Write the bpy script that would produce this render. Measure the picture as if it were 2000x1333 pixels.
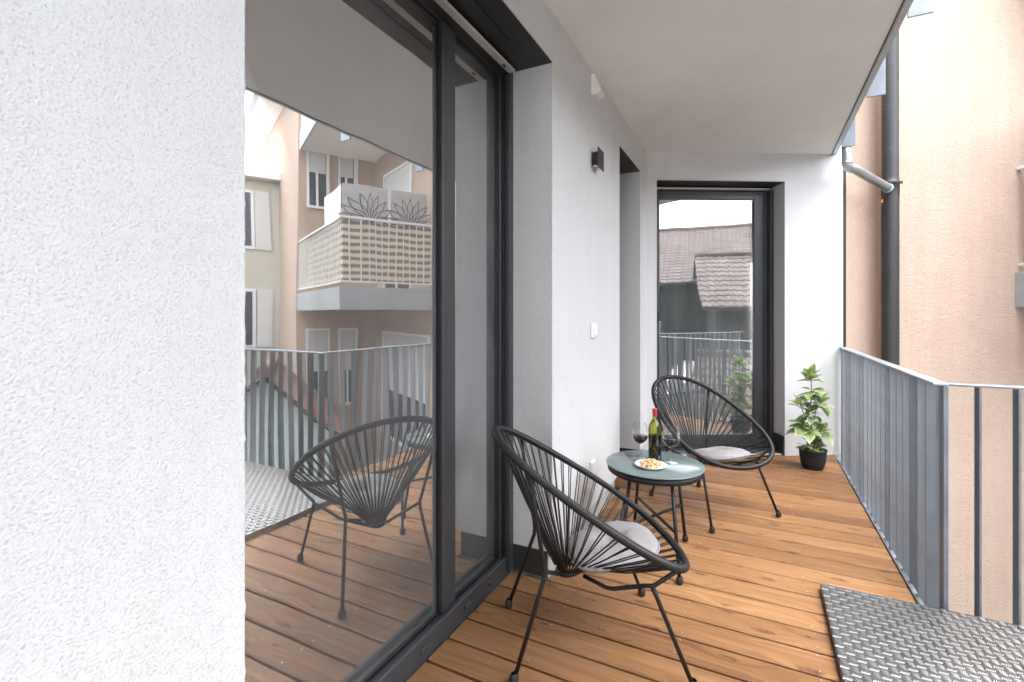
import bpy, math, random
from mathutils import Vector, Matrix, noise as mnoise

R = math.radians
rnd = random.Random(7)
for o in list(bpy.data.objects):
    bpy.data.objects.remove(o)
scene = bpy.context.scene
C = scene.collection

# ------------------------------------------------------------------ camera, sky, sun, exposure
EYE = 1.2
cam_d = bpy.data.cameras.new('camera')
cam = bpy.data.objects.new('camera', cam_d)
C.objects.link(cam)
cam.location = (0, 0, EYE)
cam.rotation_euler = (R(90), 0, 0.4668)
cam_d.sensor_width = 36.0
cam_d.lens = 945.79 / 2000 * 36
cam_d.shift_y = -(666.5 - 615.25) / 2000
cam_d.clip_start = 0.02
cam_d.clip_end = 500
scene.camera = cam

SUN_EL, SUN_AZ = R(76), R(100)          # compass azimuth from +Y, clockwise
world = bpy.data.worlds.new('World')
scene.world = world
world.use_nodes = True
wn = world.node_tree
wn.nodes.clear()
sky = wn.nodes.new('ShaderNodeTexSky')
sky.sky_type = 'NISHITA'
sky.sun_disc = False
sky.sun_elevation = SUN_EL
sky.sun_rotation = SUN_AZ
sky.air_density = 1.0
sky.dust_density = 1.0
sky.ozone_density = 1.0
hsv = wn.nodes.new('ShaderNodeHueSaturation')   # an overcast sky: nearly colourless
hsv.inputs['Saturation'].default_value = 0.24
bg = wn.nodes.new('ShaderNodeBackground')
bg.inputs['Strength'].default_value = 0.15
wo = wn.nodes.new('ShaderNodeOutputWorld')
wn.links.new(sky.outputs[0], hsv.inputs['Color'])
wn.links.new(hsv.outputs[0], bg.inputs['Color'])
wn.links.new(bg.outputs[0], wo.inputs['Surface'])

sun_d = bpy.data.lights.new('sun', 'SUN')
sun_d.energy = 0.6
sun_d.angle = R(60)
sun_d.color = (1.0, 0.98, 0.955)
sun = bpy.data.objects.new('sun', sun_d)
C.objects.link(sun)
sun.location = (6, -4, 12)
dirv = Vector((math.sin(SUN_AZ) * math.cos(SUN_EL), math.cos(SUN_AZ) * math.cos(SUN_EL), math.sin(SUN_EL)))
sun.rotation_euler = dirv.to_track_quat('Z', 'Y').to_euler()

scene.view_settings.view_transform = 'Standard'
scene.view_settings.look = 'None'
scene.view_settings.exposure = 3.45
scene.view_settings.gamma = 1.0
scene.view_settings.use_curve_mapping = False
scene.render.engine = 'CYCLES'
scene.cycles.use_denoising = True
scene.cycles.use_adaptive_sampling = True
scene.cycles.adaptive_threshold = 0.02
scene.cycles.max_bounces = 10
scene.cycles.diffuse_bounces = 6
scene.cycles.glossy_bounces = 5
scene.cycles.transmission_bounces = 8
scene.cycles.transparent_max_bounces = 16
scene.cycles.caustics_reflective = False
scene.cycles.caustics_refractive = False
scene.cycles.sample_clamp_indirect = 8

# ------------------------------------------------------------------ helpers: meshes
class MB:
    """collects geometry for ONE mesh object"""
    def __init__(s):
        s.v, s.f, s.mi, s.sm = [], [], [], []

    def add(s, vs, fs, mi=0, smooth=False):
        b = len(s.v)
        s.v += [tuple(v) for v in vs]
        for f in fs:
            s.f.append([b + i for i in f]); s.mi.append(mi); s.sm.append(smooth)
        return s

    def box(s, lo, hi, ch=0.0, mi=0):
        x0, y0, z0 = lo; x1, y1, z1 = hi
        if ch <= 0:
            vs = [(x0,y0,z0),(x1,y0,z0),(x1,y1,z0),(x0,y1,z0),(x0,y0,z1),(x1,y0,z1),(x1,y1,z1),(x0,y1,z1)]
            return s.add(vs, [(0,3,2,1),(4,5,6,7),(0,1,5,4),(1,2,6,5),(2,3,7,6),(3,0,4,7)], mi)
        # chamfered box: three verts per corner
        vs, idx = [], {}
        for sx in (0, 1):
            for sy in (0, 1):
                for sz in (0, 1):
                    X = (x0, x1)[sx]; Y = (y0, y1)[sy]; Z = (z0, z1)[sz]
                    dx = ch if sx == 0 else -ch; dy = ch if sy == 0 else -ch; dz = ch if sz == 0 else -ch
                    for a, p in enumerate(((X, Y+dy, Z+dz), (X+dx, Y, Z+dz), (X+dx, Y+dy, Z))):
                        idx[(sx, sy, sz, a)] = len(vs); vs.append(p)
        I = lambda *k: idx[k]
        fs = []
        for q in (0, 1):
            fs.append([I(q,0,0,0), I(q,1,0,0), I(q,1,1,0), I(q,0,1,0)])
            fs.append([I(0,q,0,1), I(1,q,0,1), I(1,q,1,1), I(0,q,1,1)])
            fs.append([I(0,0,q,2), I(1,0,q,2), I(1,1,q,2), I(0,1,q,2)])
        for a in (0, 1):
            for b in (0, 1):
                fs.append([I(0,a,b,1), I(1,a,b,1), I(1,a,b,2), I(0,a,b,2)])
                fs.append([I(a,0,b,0), I(a,1,b,0), I(a,1,b,2), I(a,0,b,2)])
                fs.append([I(a,b,0,0), I(a,b,1,0), I(a,b,1,1), I(a,b,0,1)])
        for sx in (0, 1):
            for sy in (0, 1):
                for sz in (0, 1):
                    fs.append([I(sx,sy,sz,0), I(sx,sy,sz,1), I(sx,sy,sz,2)])
        # orient outward
        c = Vector(((x0+x1)/2, (y0+y1)/2, (z0+z1)/2))
        out = []
        for f in fs:
            p = [Vector(vs[i]) for i in f]
            nrm = (p[1]-p[0]).cross(p[2]-p[0])
            mid = sum(p, Vector())/len(p)
            out.append(f if nrm.dot(mid-c) > 0 else f[::-1])
        return s.add(vs, out, mi)

    def prism(s, poly, z0, z1, mi=0):
        n = len(poly)
        area = sum(poly[i][0]*poly[(i+1) % n][1]-poly[(i+1) % n][0]*poly[i][1] for i in range(n))
        if area < 0: poly = poly[::-1]
        vs = [(x, y, z0) for x, y in poly] + [(x, y, z1) for x, y in poly]
        fs = [list(range(n))[::-1], list(range(n, 2*n))]
        fs += [[i, (i+1) % n, n+(i+1) % n, n+i] for i in range(n)]
        return s.add(vs, fs, mi)

    def tube(s, path, r, n=8, closed=False, mi=0, smooth=True, caps=True):
        P = [Vector(p) for p in path]; m = len(P)
        rr = r if isinstance(r, (list, tuple)) else [r]*m
        T = []
        for i in range(m):
            a = P[(i-1) % m] if (closed or i > 0) else P[i]
            b = P[(i+1) % m] if (closed or i < m-1) else P[i]
            T.append((b-a).normalized())
        up = Vector((0, 0, 1)) if abs(T[0].z) < .9 else Vector((1, 0, 0))
        N = T[0].cross(up).normalized()
        base = len(s.v)
        for i in range(m):
            N = (N - T[i]*N.dot(T[i]))
            N = N.normalized() if N.length > 1e-6 else T[i].orthogonal().normalized()
            B = T[i].cross(N)
            for k in range(n):
                a = 2*math.pi*k/n
                s.v.append(tuple(P[i] + (N*math.cos(a)+B*math.sin(a))*rr[i]))
        last = m if closed else m-1
        for i in range(last):
            for k in range(n):
                j = (i+1) % m
                s.f.append([base+i*n+k, base+i*n+(k+1) % n, base+j*n+(k+1) % n, base+j*n+k])
                s.mi.append(mi); s.sm.append(smooth)
        if caps and not closed:
            s.f.append([base+k for k in range(n)][::-1]); s.mi.append(mi); s.sm.append(False)
            s.f.append([base+(m-1)*n+k for k in range(n)]); s.mi.append(mi); s.sm.append(False)
        return s

    def lathe(s, prof, n=32, cx=0, cy=0, mi=0, smooth=True):
        base = len(s.v); m = len(prof)
        for r, z in prof:
            for k in range(n):
                a = 2*math.pi*k/n
                s.v.append((cx+r*math.cos(a), cy+r*math.sin(a), z))
        for i in range(m-1):
            for k in range(n):
                s.f.append([base+i*n+k, base+i*n+(k+1) % n, base+(i+1)*n+(k+1) % n, base+(i+1)*n+k])
                s.mi.append(mi); s.sm.append(smooth)
        return s

    def build(s, name, mats, parent=None, loc=None, rotz=0.0):
        me = bpy.data.meshes.new(name)
        me.from_pydata(s.v, [], s.f)
        for m in (mats if isinstance(mats, (list, tuple)) else [mats]):
            me.materials.append(m)
        me.polygons.foreach_set('material_index', s.mi)
        me.polygons.foreach_set('use_smooth', s.sm)
        me.update()
        return mobj(name, me, parent, loc, rotz)

def mobj(name, me, parent=None, loc=None, rotz=0.0):
    o = bpy.data.objects.new(name, me)
    C.objects.link(o)
    if parent is not None: o.parent = parent
    if loc is not None: o.location = loc
    if rotz: o.rotation_euler = (0, 0, rotz)
    return o

def tag(o, label=None, cat=None, group=None, kind=None):
    if label: o['label'] = label
    if cat: o['category'] = cat
    if group: o['group'] = group
    if kind: o['kind'] = kind
    return o

def thing(name, label, cat, loc=(0, 0, 0), rotz=0.0, group=None):
    o = bpy.data.objects.new(name, None)
    C.objects.link(o)
    o.empty_display_size = 0.1
    o.location = loc; o.rotation_euler = (0, 0, rotz)
    return tag(o, label, cat, group)

def copy_tree(o, parent=None):
    c = o.copy(); C.objects.link(c); c.parent = parent
    for ch in list(o.children): copy_tree(ch, c)
    return c

def part(name, lo, hi, mat, parent, ch=0.0):
    return MB().box(lo, hi, ch).build(name, mat, parent)

# ------------------------------------------------------------------ helpers: materials
def mat_new(name):
    m = bpy.data.materials.new(name); m.use_nodes = True
    nt = m.node_tree
    return m, nt, nt.nodes['Principled BSDF'], nt.nodes['Material Output']

def node(nt, kind, **kw):
    n = nt.nodes.new(kind)
    for k, v in kw.items():
        if k in n.inputs: n.inputs[k].default_value = v
        else: setattr(n, k, v)
    return n

def ramp(nt, stops, src):
    r = nt.nodes.new('ShaderNodeValToRGB')
    e = r.color_ramp.elements
    while len(e) < len(stops): e.new(0.5)
    for i, (p, c) in enumerate(stops):
        e[i].position = p
        e[i].color = (*c, 1) if len(c) == 3 else c
    nt.links.new(src, r.inputs['Fac'])
    return r

def mixc(nt, a, b, fac, mode='MIX'):
    m = nt.nodes.new('ShaderNodeMix'); m.data_type = 'RGBA'; m.blend_type = mode
    for sock, val in ((m.inputs['Factor'], fac), (m.inputs['A'], a), (m.inputs['B'], b)):
        if isinstance(val, bpy.types.NodeSocket): nt.links.new(val, sock)
        elif isinstance(val, (int, float)): sock.default_value = val
        else: sock.default_value = (*val, 1)
    return m.outputs['Result']

def coords(nt, kind='Object', scale=(1, 1, 1), loc=(0, 0, 0)):
    tc = nt.nodes.new('ShaderNodeTexCoord')
    mp = nt.nodes.new('ShaderNodeMapping')
    mp.inputs['Scale'].default_value = scale
    mp.inputs['Location'].default_value = loc
    nt.links.new(tc.outputs[kind], mp.inputs['Vector'])
    return mp.outputs[0]

def bump(nt, bsdf, src, dist, strength=1.0, prev=None):
    b = nt.nodes.new('ShaderNodeBump')
    b.inputs['Strength'].default_value = strength
    b.inputs['Distance'].default_value = dist
    nt.links.new(src, b.inputs['Height'])
    if prev is not None: nt.links.new(prev, b.inputs['Normal'])
    nt.links.new(b.outputs[0], bsdf.inputs['Normal'])
    return b.outputs[0]

def mnode(nt, op, a, b=None, c=None):
    m = nt.nodes.new('ShaderNodeMath'); m.operation = op
    for i, v in enumerate((a, b, c)):
        if v is None: continue
        if isinstance(v, bpy.types.NodeSocket): nt.links.new(v, m.inputs[i])
        else: m.inputs[i].default_value = v
    return m.outputs[0]

def plain(name, col, rough=0.5, metal=0.0, spec=0.5, var=0.0, vscale=6.0, bmp=0.0, bscale=60.0):
    m, nt, b, out = mat_new(name)
    b.inputs['Roughness'].default_value = rough
    b.inputs['Metallic'].default_value = metal
    b.inputs['Specular IOR Level'].default_value = spec
    b.inputs['Base Color'].default_value = (*col, 1)
    if var > 0:
        nz = node(nt, 'ShaderNodeTexNoise', Scale=vscale, Detail=5.0, Roughness=0.6)
        nt.links.new(coords(nt), nz.inputs['Vector'])
        lo = tuple(max(0, c*(1-var)) for c in col); hi = tuple(min(1, c*(1+var)) for c in col)
        r = ramp(nt, [(0.3, lo), (0.7, hi)], nz.outputs['Fac'])
        nt.links.new(r.outputs[0], b.inputs['Base Color'])
    if bmp > 0:
        nz = node(nt, 'ShaderNodeTexNoise', Scale=bscale, Detail=4.0)
        nt.links.new(coords(nt), nz.inputs['Vector'])
        bump(nt, b, nz.outputs['Fac'], bmp)
    return m

def stucco(name, col, grain=170.0, depth=0.0035, var=0.03, swirl=0.0):
    """scraped mineral render: pitted grains of a few millimetres"""
    m, nt, b, out = mat_new(name)
    b.inputs['Roughness'].default_value = 0.92
    b.inputs['Specular IOR Level'].default_value = 0.2
    co = coords(nt)
    nz = node(nt, 'ShaderNodeTexNoise', Scale=grain, Detail=2.5, Roughness=0.5, Distortion=0.15)
    nt.links.new(co, nz.inputs['Vector'])
    vo = node(nt, 'ShaderNodeTexVoronoi', Scale=grain*0.62)
    nt.links.new(co, vo.inputs['Vector'])
    big = node(nt, 'ShaderNodeTexNoise', Scale=1.7, Detail=6.0, Roughness=0.6)
    nt.links.new(co, big.inputs['Vector'])
    h1 = ramp(nt, [(0.30, (0, 0, 0)), (0.62, (1, 1, 1))], nz.outputs['Fac'])
    hsum = mnode(nt, 'ADD', mnode(nt, 'MULTIPLY', h1.outputs[0], 0.75), mnode(nt, 'MULTIPLY', vo.outputs['Distance'], 0.35))
    if swirl > 0:
        sw = node(nt, 'ShaderNodeTexNoise', Scale=9.0, Detail=4.0, Distortion=1.6, Roughness=0.55)
        nt.links.new(coords(nt, scale=(1, 1, 1.9)), sw.inputs['Vector'])
        hsum = mnode(nt, 'ADD', mnode(nt, 'MULTIPLY', hsum, 0.5), mnode(nt, 'MULTIPLY', sw.outputs['Fac'], swirl))
    bump(nt, b, hsum, depth, 1.0)
    lo = tuple(c*(1-var) for c in col); hi = tuple(min(1, c*(1+var)) for c in col)
    cr = ramp(nt, [(0.3, lo), (0.7, hi)], big.outputs['Fac'])
    pit = ramp(nt, [(0.28, (0.80, 0.80, 0.80)), (0.46, (1, 1, 1))], nz.outputs['Fac'])
    cc = mixc(nt, cr.outputs[0], pit.outputs[0], 1.0, 'MULTIPLY')
    # rain streaks and weathering with a shape of their own
    sk = node(nt, 'ShaderNodeTexNoise', Scale=1.0, Detail=5.0, Roughness=0.65)
    nt.links.new(coords(nt, scale=(9, 9, 0.7)), sk.inputs['Vector'])
    lo2 = 0.945 if swirl > 0 else 0.97
    sr = ramp(nt, [(0.30, (lo2, lo2*0.99, lo2*0.975)), (0.58, (1, 1, 1))], sk.outputs['Fac'])
    cc = mixc(nt, cc, sr.outputs[0], 1.0, 'MULTIPLY')
    nt.links.new(cc, b.inputs['Base Color'])
    return m

def metal_galv(name, col, rough=0.42, metal=0.75):
    m, nt, b, out = mat_new(name)
    co = coords(nt)
    vo = node(nt, 'ShaderNodeTexVoronoi', Scale=90.0)
    nt.links.new(co, vo.inputs['Vector'])
    nz = node(nt, 'ShaderNodeTexNoise', Scale=9.0, Detail=7.0, Roughness=0.65)
    nt.links.new(co, nz.inputs['Vector'])
    info = nt.nodes.new('ShaderNodeObjectInfo')
    a = ramp(nt, [(0.3, tuple(c*0.86 for c in col)), (0.7, tuple(c*1.08 for c in col))], nz.outputs['Fac'])
    sp = ramp(nt, [(0.0, (0.9, 0.9, 0.9)), (1.0, (1.08, 1.08, 1.08))], vo.outputs['Color'])
    cc = mixc(nt, a.outputs[0], sp.outputs[0], 0.25, 'MULTIPLY')
    ob = ramp(nt, [(0.0, (0.60, 0.61, 0.64)), (1.0, (1.18, 1.18, 1.18))], info.outputs['Random'])
    cc = mixc(nt, cc, ob.outputs[0], 1.0, 'MULTIPLY')
    nt.links.new(cc, b.inputs['Base Color'])
    b.inputs['Metallic'].default_value = metal
    rr = ramp(nt, [(0.3, (rough-.1,)*3), (0.7, (rough+.15,)*3)], nz.outputs['Fac'])
    nt.links.new(rr.outputs[0], b.inputs['Roughness'])
    return m

def wood_mat():
    m, nt, b, out = mat_new('larch_deck')
    info = nt.nodes.new('ShaderNodeObjectInfo')
    tc = nt.nodes.new('ShaderNodeTexCoord')
    off = nt.nodes.new('ShaderNodeCombineXYZ')
    nt.links.new(mnode(nt, 'MULTIPLY', info.outputs['Random'], 37.0), off.inputs['X'])
    nt.links.new(mnode(nt, 'MULTIPLY', info.outputs['Random'], 91.0), off.inputs['Y'])
    add = nt.nodes.new('ShaderNodeVectorMath'); add.operation = 'ADD'
    nt.links.new(tc.outputs['Object'], add.inputs[0]); nt.links.new(off.outputs[0], add.inputs[1])
    def mapped(sc):
        mp = nt.nodes.new('ShaderNodeMapping'); mp.inputs['Scale'].default_value = sc
        nt.links.new(add.outputs[0], mp.inputs['Vector']); return mp.outputs[0]
    # knots: sparse cells, stretched along the board
    kn = node(nt, 'ShaderNodeTexVoronoi', Scale=1.0, Randomness=1.0)
    kn.voronoi_dimensions = '2D'
    nt.links.new(mapped((3.0, 9.0, 1)), kn.inputs['Vector'])
    kd = kn.outputs['Distance']
    # grain lines that bend around the knots
    gv = node(nt, 'ShaderNodeTexNoise', Scale=1.0, Detail=6.0, Roughness=0.62, Distortion=0.35)
    push = nt.nodes.new('ShaderNodeVectorMath'); push.operation = 'ADD'
    pc = nt.nodes.new('ShaderNodeCombineXYZ')
    near = ramp(nt, [(0.0, (1, 1, 1)), (0.42, (0, 0, 0))], kd)
    nt.links.new(mnode(nt, 'MULTIPLY', near.outputs[0], 2.2), pc.inputs['Y'])
    nt.links.new(mapped((1.3, 46, 20)), push.inputs[0]); nt.links.new(pc.outputs[0], push.inputs[1])
    nt.links.new(push.outputs[0], gv.inputs['Vector'])
    fine = node(nt, 'ShaderNodeTexNoise', Scale=1.0, Detail=4.0, Roughness=0.6)
    nt.links.new(mapped((7, 260, 60)), fine.inputs['Vector'])
    broad = node(nt, 'ShaderNodeTexNoise', Scale=1.0, Detail=3.0)
    nt.links.new(mapped((1.6, 5.0, 3)), broad.inputs['Vector'])
    base = ramp(nt, [(0.20, (0.130, 0.056, 0.020)), (0.38, (0.222, 0.108, 0.043)), (0.56, (0.290, 0.152, 0.066)), (0.8, (0.355, 0.206, 0.100))], gv.outputs['Fac'])
    bl = ramp(nt, [(0.25, (0.82, 0.80, 0.78)), (0.75, (1.10, 1.09, 1.08))], broad.outputs['Fac'])
    c1 = mixc(nt, base.outputs[0], bl.outputs[0], 1.0, 'MULTIPLY')
    fl = ramp(nt, [(0.3, (0.86, 0.85, 0.84)), (0.7, (1.08, 1.08, 1.08))], fine.outputs['Fac'])
    c1 = mixc(nt, c1, fl.outputs[0], 1.0, 'MULTIPLY')
    ob = ramp(nt, [(0.0, (0.70, 0.66, 0.62)), (0.5, (0.98, 0.97, 0.96)), (1.0, (1.22, 1.24, 1.27))], info.outputs['Random'])
    c1 = mixc(nt, c1, ob.outputs[0], 1.0, 'MULTIPLY')
    # only some cells carry a knot
    sep = nt.nodes.new('ShaderNodeSeparateColor'); nt.links.new(kn.outputs['Color'], sep.inputs[0])
    has = mnode(nt, 'GREATER_THAN', sep.outputs[0], 0.30)
    kr = mnode(nt, 'MULTIPLY_ADD', sep.outputs[1], 0.09, 0.045)
    kmask = nt.nodes.new('ShaderNodeMapRange')
    kmask.interpolation_type = 'SMOOTHSTEP'
    nt.links.new(kd, kmask.inputs['Value'])
    nt.links.new(mnode(nt, 'MULTIPLY', kr, 0.55), kmask.inputs['From Min']); nt.links.new(mnode(nt, 'MULTIPLY', kr, 1.35), kmask.inputs['From Max'])
    kmask.inputs['To Min'].default_value = 1.0; kmask.inputs['To Max'].default_value = 0.0
    km = mnode(nt, 'MULTIPLY', kmask.outputs[0], has)
    ring = node(nt, 'ShaderNodeTexNoise', Scale=60.0, Detail=2.0)
    nt.links.new(add.outputs[0], ring.inputs['Vector'])
    kcol = ramp(nt, [(0.3, (0.045, 0.017, 0.008)), (0.7, (0.20, 0.085, 0.035))], ring.outputs['Fac'])
    c2 = mixc(nt, c1, kcol.outputs[0], mnode(nt, 'MULTIPLY', km, 0.85))
    nt.links.new(c2, b.inputs['Base Color'])
    rr = ramp(nt, [(0.3, (0.66,)*3), (0.7, (0.5,)*3)], broad.outputs['Fac'])
    nt.links.new(rr.outputs[0], b.inputs['Roughness'])
    b.inputs['Specular IOR Level'].default_value = 0.35
    bsum = mnode(nt, 'ADD', mnode(nt, 'MULTIPLY', gv.outputs['Fac'], 0.7), mnode(nt, 'MULTIPLY', fine.outputs['Fac'], 0.4))
    bump(nt, b, bsum, 0.0014)
    return m

def clear_glass(name, tint=(1, 1, 1), refl=0.06, edge=1.0, rough=0.0, ior=1.45):
    """a thin pane: mirror reflection over straight transmission"""
    m, nt, b, out = mat_new(name)
    nt.nodes.remove(b)
    tr = nt.nodes.new('ShaderNodeBsdfTransparent'); tr.inputs[0].default_value = (*tint, 1)
    gl = nt.nodes.new('ShaderNodeBsdfGlossy'); gl.inputs['Roughness'].default_value = rough
    gl.inputs['Color'].default_value = (0.97, 0.98, 0.98, 1)
    fr = nt.nodes.new('ShaderNodeFresnel'); fr.inputs['IOR'].default_value = ior
    f2 = mnode(nt, 'MULTIPLY_ADD', fr.outputs[0], edge, refl)
    f2 = mnode(nt, 'MINIMUM', f2, 1.0)
    mx = nt.nodes.new('ShaderNodeMixShader')
    nt.links.new(f2, mx.inputs[0]); nt.links.new(tr.outputs[0], mx.inputs[1]); nt.links.new(gl.outputs[0], mx.inputs[2])
    nt.links.new(mx.outputs[0], out.inputs['Surface'])
    return m, nt, gl

def door_glass():
    """coated triple glazing, slightly wavy, with a streaky veil of dust and painted haze"""
    m, nt, gl = clear_glass('coated_door_glass', (0.94, 0.955, 0.95), 0.49, 1.0, 0.0, 1.5)
    nz = node(nt, 'ShaderNodeTexNoise', Scale=1.8, Detail=1.0)
    nt.links.new(coords(nt, scale=(2.2, 2.2, .7)), nz.inputs['Vector'])
    bm = nt.nodes.new('ShaderNodeBump'); bm.inputs['Strength'].default_value = 1.0; bm.inputs['Distance'].default_value = 0.0011
    nt.links.new(nz.outputs['Fac'], bm.inputs['Height'])
    nt.links.new(bm.outputs[0], gl.inputs['Normal'])
    out = nt.nodes['Material Output']; src = out.inputs['Surface'].links[0].from_socket
    df = nt.nodes.new('ShaderNodeBsdfDiffuse'); df.inputs[0].default_value = (.6, .6, .6, 1)
    dz = node(nt, 'ShaderNodeTexNoise', Scale=3.0, Detail=6.0, Roughness=.7); nt.links.new(coords(nt, scale=(1, 1, .35)), dz.inputs['Vector'])
    dr = ramp(nt, [(.35, (.04,)*3), (.75, (.15,)*3)], dz.outputs['Fac'])  # grey diffuse veil: some dust, raised as haze to lift dark reflections
    mx = nt.nodes.new('ShaderNodeMixShader'); nt.links.new(dr.outputs[0], mx.inputs[0]); nt.links.new(src, mx.inputs[1]); nt.links.new(df.outputs[0], mx.inputs[2])
    nt.links.new(mx.outputs[0], out.inputs['Surface'])
    return m

M = {}
M['render'] = stucco('white_render', (0.655, 0.66, 0.662), 240.0, 0.0011)
M['render_smooth'] = stucco('white_render_fine', (0.635, 0.64, 0.642), 300.0, 0.0008, 0.02)
M['soffit'] = plain('painted_concrete', (0.83, 0.815, 0.775), 0.8, var=0.035, vscale=3.0, bmp=0.0015, bscale=14)
M['anthracite'] = plain('anthracite_powder_coat', (0.040, 0.043, 0.048), 0.42, 0.0, 0.5, var=0.06, vscale=20)
M['anthracite_sheet'] = plain('anthracite_sheet_metal', (0.055, 0.057, 0.060), 0.36, 0.3, 0.5, var=0.12, vscale=5)
M['lintel_sheet'] = plain('black_lintel_sheet', (0.022, 0.022, 0.023), 0.45, 0.0, 0.45, var=0.1, vscale=4)
M['gasket'] = plain('black_gasket', (0.008, 0.008, 0.009), 0.5)
M['shutter'] = plain('light_shutter_profile', (0.62, 0.60, 0.57), 0.4, 0.2, var=0.04)
M['spacer'] = plain('steel_spacer', (0.38, 0.37, 0.35), 0.35, 0.6)
M['glass'] = door_glass()
M['plinth'] = plain('grey_plinth', (0.42, 0.40, 0.375), 0.8, var=0.16, vscale=5, bmp=0.001, bscale=80)
M['wood'] = wood_mat()
M['screw'] = plain('stainless_screw', (0.50, 0.46, 0.43), 0.4, 0.8)
M['subfloor'] = plain('dark_substructure', (0.018, 0.014, 0.012), 0.9)
M['galv'] = metal_galv('galvanised_steel', (0.38, 0.405, 0.435))
M['galv_light'] = metal_galv('zinc_light', (0.42, 0.44, 0.46), 0.38)
M['alu'] = metal_galv('chequer_aluminium', (0.15, 0.15, 0.15), 0.34, 0.85)
M['alu_rib'] = plain('polished_rib', (0.34, 0.34, 0.335), 0.36, 0.95)
M['peach'] = stucco('peach_render', (0.505, 0.385, 0.306), 70.0, 0.0034, 0.06, 1.3)
M['peach_fine'] = stucco('peach_render_fine', (0.505, 0.378, 0.298), 120.0, 0.002, 0.03)
M['cord'] = plain('black_pvc_cord', (0.010, 0.010, 0.0105), 0.42, 0.0, 0.4)
M['tubeblack'] = plain('black_powder_tube', (0.010, 0.010, 0.0105), 0.5, 0.0, 0.4)
M['foot'] = plain('rubber_foot', (0.012, 0.011, 0.011), 0.55)
M['cushion'] = plain('grey_cushion_cloth', (0.29, 0.274, 0.276), 0.95, spec=0.15, var=0.05, vscale=60, bmp=0.0012, bscale=420)
M['white'] = plain('white_plastic', (0.78, 0.78, 0.77), 0.4)
M['ceramic'] = plain('white_ceramic', (0.82, 0.82, 0.81), 0.15)
M['lampblack'] = plain('black_lamp_body', (0.014, 0.014, 0.015), 0.4)
M['lens'] = plain('lamp_lens', (0.75, 0.75, 0.73), 0.2)
M['pot'] = plain('dark_pot', (0.010, 0.012, 0.018), 0.55, var=0.1)
M['soil'] = plain('soil', (0.03, 0.02, 0.014), 0.95, bmp=0.004, bscale=90)
M['foil'] = plain('red_foil', (0.52, 0.045, 0.065), 0.35, 0.3)
M['wine'] = plain('red_wine', (0.008, 0.0012, 0.002), 0.12, 0.0, 0.3)
M['nut'] = plain('roasted_nut', (0.62, 0.40, 0.19), 0.5, var=0.22, vscale=70)
M['asphalt'] = plain('courtyard_paving', (0.54, 0.535, 0.525), 0.9, var=0.12, vscale=1.2)
M['blacktrim'] = plain('black_joint', (0.012, 0.012, 0.012), 0.6)

def pipe_mat():
    m, nt, b, out = mat_new('brown_black_downpipe')
    co = coords(nt)
    v = node(nt, 'ShaderNodeTexVoronoi', Scale=95.0); nt.links.new(coords(nt, scale=(1, 1, 0.45)), v.inputs['Vector'])
    nz = node(nt, 'ShaderNodeTexNoise', Scale=6.0, Detail=4.0); nt.links.new(co, nz.inputs['Vector'])
    s1 = ramp(nt, [(0.10, (1, 1, 1)), (0.16, (0, 0, 0))], v.outputs['Distance'])
    s2 = ramp(nt, [(0.55, (0, 0, 0)), (0.66, (1, 1, 1))], nz.outputs['Fac'])
    sep = nt.nodes.new('ShaderNodeSeparateColor'); nt.links.new(v.outputs['Color'], sep.inputs[0])
    pick = mnode(nt, 'GREATER_THAN', sep.outputs[0], 0.55)
    f = mnode(nt, 'MULTIPLY', mnode(nt, 'MULTIPLY', s1.outputs[0], s2.outputs[0]), pick)
    nt.links.new(mixc(nt, (0.034, 0.033, 0.034), (0.62, 0.60, 0.57), f), b.inputs['Base Color'])
    b.inputs['Roughness'].default_value = 0.5
    return m
M['pipe'] = pipe_mat()

def leaf_mat(name, a, c):
    m, nt, b, out = mat_new(name)
    info = nt.nodes.new('ShaderNodeObjectInfo')
    nz = node(nt, 'ShaderNodeTexNoise', Scale=30.0, Detail=3.0); nt.links.new(coords(nt), nz.inputs['Vector'])
    f = mnode(nt, 'MULTIPLY_ADD', nz.outputs['Fac'], 0.35, mnode(nt, 'MULTIPLY', info.outputs['Random'], 0.7))
    r = ramp(nt, [(0.1, a), (0.9, c)], f)
    nt.links.new(r.outputs[0], b.inputs['Base Color'])
    b.inputs['Roughness'].default_value = 0.42
    b.inputs['Subsurface Weight'].default_value = 0.0
    tl = nt.nodes.new('ShaderNodeBsdfTranslucent'); nt.links.new(r.outputs[0], tl.inputs['Color'])
    mx = nt.nodes.new('ShaderNodeMixShader'); mx.inputs[0].default_value = 0.3
    nt.links.new(b.outputs[0], mx.inputs[1]); nt.links.new(tl.outputs[0], mx.inputs[2])
    nt.links.new(mx.outputs[0], out.inputs['Surface'])
    return m
M['leaf'] = leaf_mat('leaf_green', (0.12, 0.22, 0.055), (0.44, 0.56, 0.22))
M['leaf_rim'] = leaf_mat('leaf_pale_rim', (0.36, 0.43, 0.22), (0.56, 0.62, 0.38))
M['stem'] = plain('plant_stem', (0.22, 0.16, 0.09), 0.7, var=0.2, vscale=40)

M['bottle'], _nt, _gl = clear_glass('green_bottle_glass', (0.66, 0.70, 0.06), 0.03, 0.9, 0.0, 1.45)
M['wineglass'], _nt, _gl = clear_glass('wine_glass', (0.985, 0.99, 0.99), 0.015, 0.6, 0.0, 1.35)

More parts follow.
